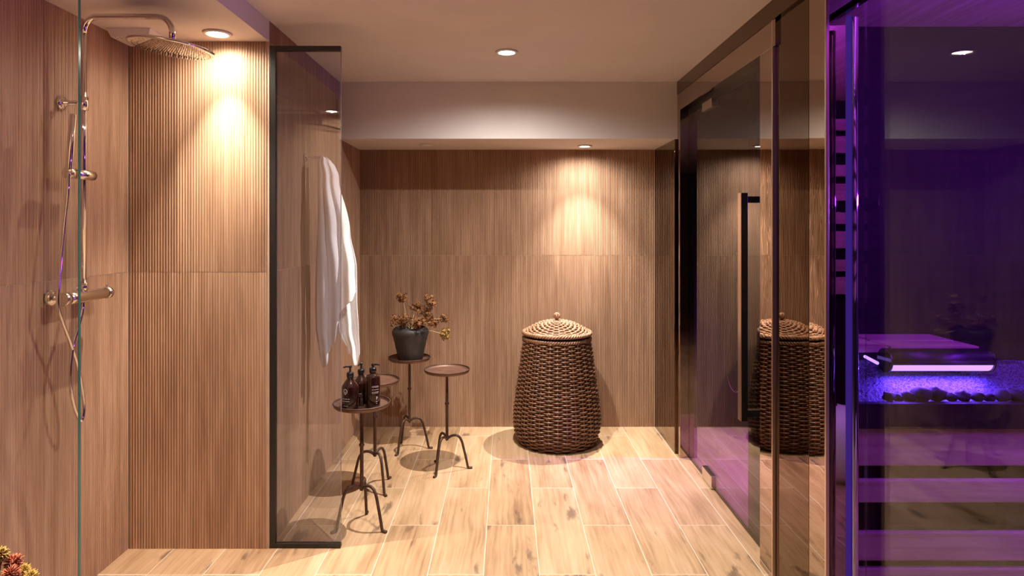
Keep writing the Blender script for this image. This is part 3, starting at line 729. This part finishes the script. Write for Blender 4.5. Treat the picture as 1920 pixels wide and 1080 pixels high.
# ------------------------------------------------------------------ wicker hamper
HX, HY = (1044-VX)*4.17/F, 4.17
hm = thing('wicker_hamper', 'tall brown woven wicker hamper with domed lid', 'hamper', (HX, HY, 0))
BP = [(0, .222), (.03, .247), (.08, .268), (.14, .277), (.22, .274), (.32, .262), (.44, .245), (.56, .228), (.66, .214), (.70, .210)]
NS = 30
def weave(mb, rows, r_of, z_of, amp, rad, per=8, ns=NS, seg=6, flat=1.0):
    for i in range(rows):
        pts = []
        for k in range(ns*per):
            a = 2*PI*k/(ns*per); wv = math.cos(a*ns/2+PI*(i % 2))
            wv = math.copysign(abs(wv)**.7, wv)
            r = r_of(i)+amp*wv; pts.append((HX+r*math.cos(a+.05), HY+r*math.sin(a+.05), z_of(i)))
        mb.tube(pts, rad, seg, True, flat=flat)
def braid(mb, r, z, rad, n, amp, strands=3, ns=220):
    for s_ in range(strands):
        pts = []
        for k in range(ns):
            a = 2*PI*k/ns; q = a*n+2*PI*s_/strands
            pts.append((HX+(r+amp*math.cos(q))*math.cos(a), HY+(r+amp*math.cos(q))*math.sin(a), z+amp*math.sin(q)))
        mb.tube(pts, rad, 6, True)
NR = 52
zf = lambda i: .012+.655*i/(NR-1)
mb = MB(); weave(mb, NR, lambda i: interp(BP, zf(i)), zf, .0078, .0052)
for k in range(NS):
    a = 2*PI*(k+.5)/NS+.05+PI/NS
    mb.tube([(HX+interp(BP, z)*math.cos(a), HY+interp(BP, z)*math.sin(a), z) for z in [.01+.068*j for j in range(11)]], .0055, 6)
body = obj('basket_body', mb, 'rattan', hm)
obj('lining', MB().lathe([(0, .02)]+[(interp(BP, z)-.010, z) for z in [.02+.066*j for j in range(11)]]+[(0, .685)], (HX, HY, 0), 40), 'rattan_dark', body)
mb = MB(); braid(mb, .213, .676, .0075, 26, .0075); obj('rim', mb, 'rattan', body)
LP = [(.215, .712), (.195, .727), (.160, .747), (.115, .768), (.065, .783), (.025, .789)]
def lid_pt(t):
    q = t*(len(LP)-1); i = min(len(LP)-2, int(q)); f = q-i
    return LP[i][0]+(LP[i+1][0]-LP[i][0])*f, LP[i][1]+(LP[i+1][1]-LP[i][1])*f
mb = MB(); NL = 16
for i in range(NL):
    r, z = lid_pt(.04+.93*i/(NL-1)); pts = []
    for k in range(NS*6):
        a = 2*PI*k/(NS*6); wv = math.cos(a*NS/2+PI*(i % 2))
        pts.append((HX+(r+.002*wv)*math.cos(a), HY+(r+.002*wv)*math.sin(a), z+.0055*wv*min(1, r/.1)))
    mb.tube(pts, .0068 if r > .06 else .005, 6, True)
for k in range(NS):
    a = 2*PI*(k+.5)/NS
    mb.tube([(HX+lid_pt(t)[0]*math.cos(a), HY+lid_pt(t)[0]*math.sin(a), lid_pt(t)[1]) for t in (0, .2, .4, .6, .8, 1)], .004, 5)
lid = obj('lid', mb, 'rattan_light', hm)
mb = MB().lathe([(r-.004, z-.006) for r, z in LP]+[(0, .782)], (HX, HY, 0), 36); obj('lid_lining', mb, 'rattan_dark', lid)
mb = MB(); braid(mb, .216, .713, .0072, 24, .0075); obj('lid_rim', mb, 'rattan_light', lid)
mb = MB()
mb.tube([(HX, HY, .785), (HX, HY, .805)], .010, 10)
for k in range(9):                                       # wound knot
    rnd = random.Random(k); ax = Vector((rnd.gauss(0, 1), rnd.gauss(0, 1), rnd.gauss(0, .6))).normalized(); e = ax.orthogonal().normalized(); g = ax.cross(e)
    mb.tube([Vector((HX, HY, .819))+(e*math.cos(2*PI*j/20)+g*math.sin(2*PI*j/20))*.0175 for j in range(20)], .0062, 6, True)
mb.ball((HX, HY, .819), .016)
obj('knob', mb, 'rattan_light', lid)

# ------------------------------------------------------------------ foreground flowers
fv = thing('vase_of_flowers', 'red and olive sedum flower heads in the near corner', 'plant', (-0.95, 1.16, 0))
obj('vase', MB().lathe([(0, 0), (.08, 0), (.10, .03), (.115, .16), (.10, .32), (.062, .40), (.055, .44), (.062, .46), (.056, .46), (.05, .43), (.0, .40)], (-0.95, 1.16, 0), 40), 'pot', fv)
def sedum(px, py, dy, rpx, mat):
    rnd = random.Random(px*13+py); c = P(px, py, 1.15+dy); r = rpx*1.15/F; mb = MB(); mb.ball(c, r*.45, 10, 6)
    for k in range(150):
        zc = 1-2*(k+.5)/150; a = k*2.39996; s_ = math.sqrt(1-zc*zc); d = Vector((s_*math.cos(a), s_*math.sin(a), zc))
        d = (d+Vector((rnd.gauss(0, .12), rnd.gauss(0, .12), rnd.gauss(0, .12)))).normalized(); ln = r*rnd.uniform(.8, 1.12)
        mb.tube([c+d*r*.3, c+d*ln*.75, c+d*ln], [r*.05, r*.075, r*.02], 4)
    obj('flower_head', mb, mat, fv)
    obj('stem', MB().tube(smooth_path([c-Vector((0, 0, r*.3)), c+Vector((-.02, 0, -.12)), Vector((-0.95+dy*.3, 1.16+dy*.3, .42))], 8), .003, 6), 'sedum_stem', fv)
for a in ((2, 1040, 0, 15, 'sedum_y'), (26, 1054, .01, 17, 'sedum_r'), (20, 1078, -.03, 17, 'sedum_r'), (45, 1069, .04, 13, 'sedum_y'), (57, 1082, .0, 14, 'sedum_y'), (-18, 1062, .02, 18, 'sedum_r'), (4, 1092, .03, 18, 'sedum_y'), (40, 1100, -.01, 18, 'sedum_r'), (-25, 1095, 0, 20, 'sedum_y'), (-45, 1050, .05, 18, 'sedum_r')):
    sedum(*a)
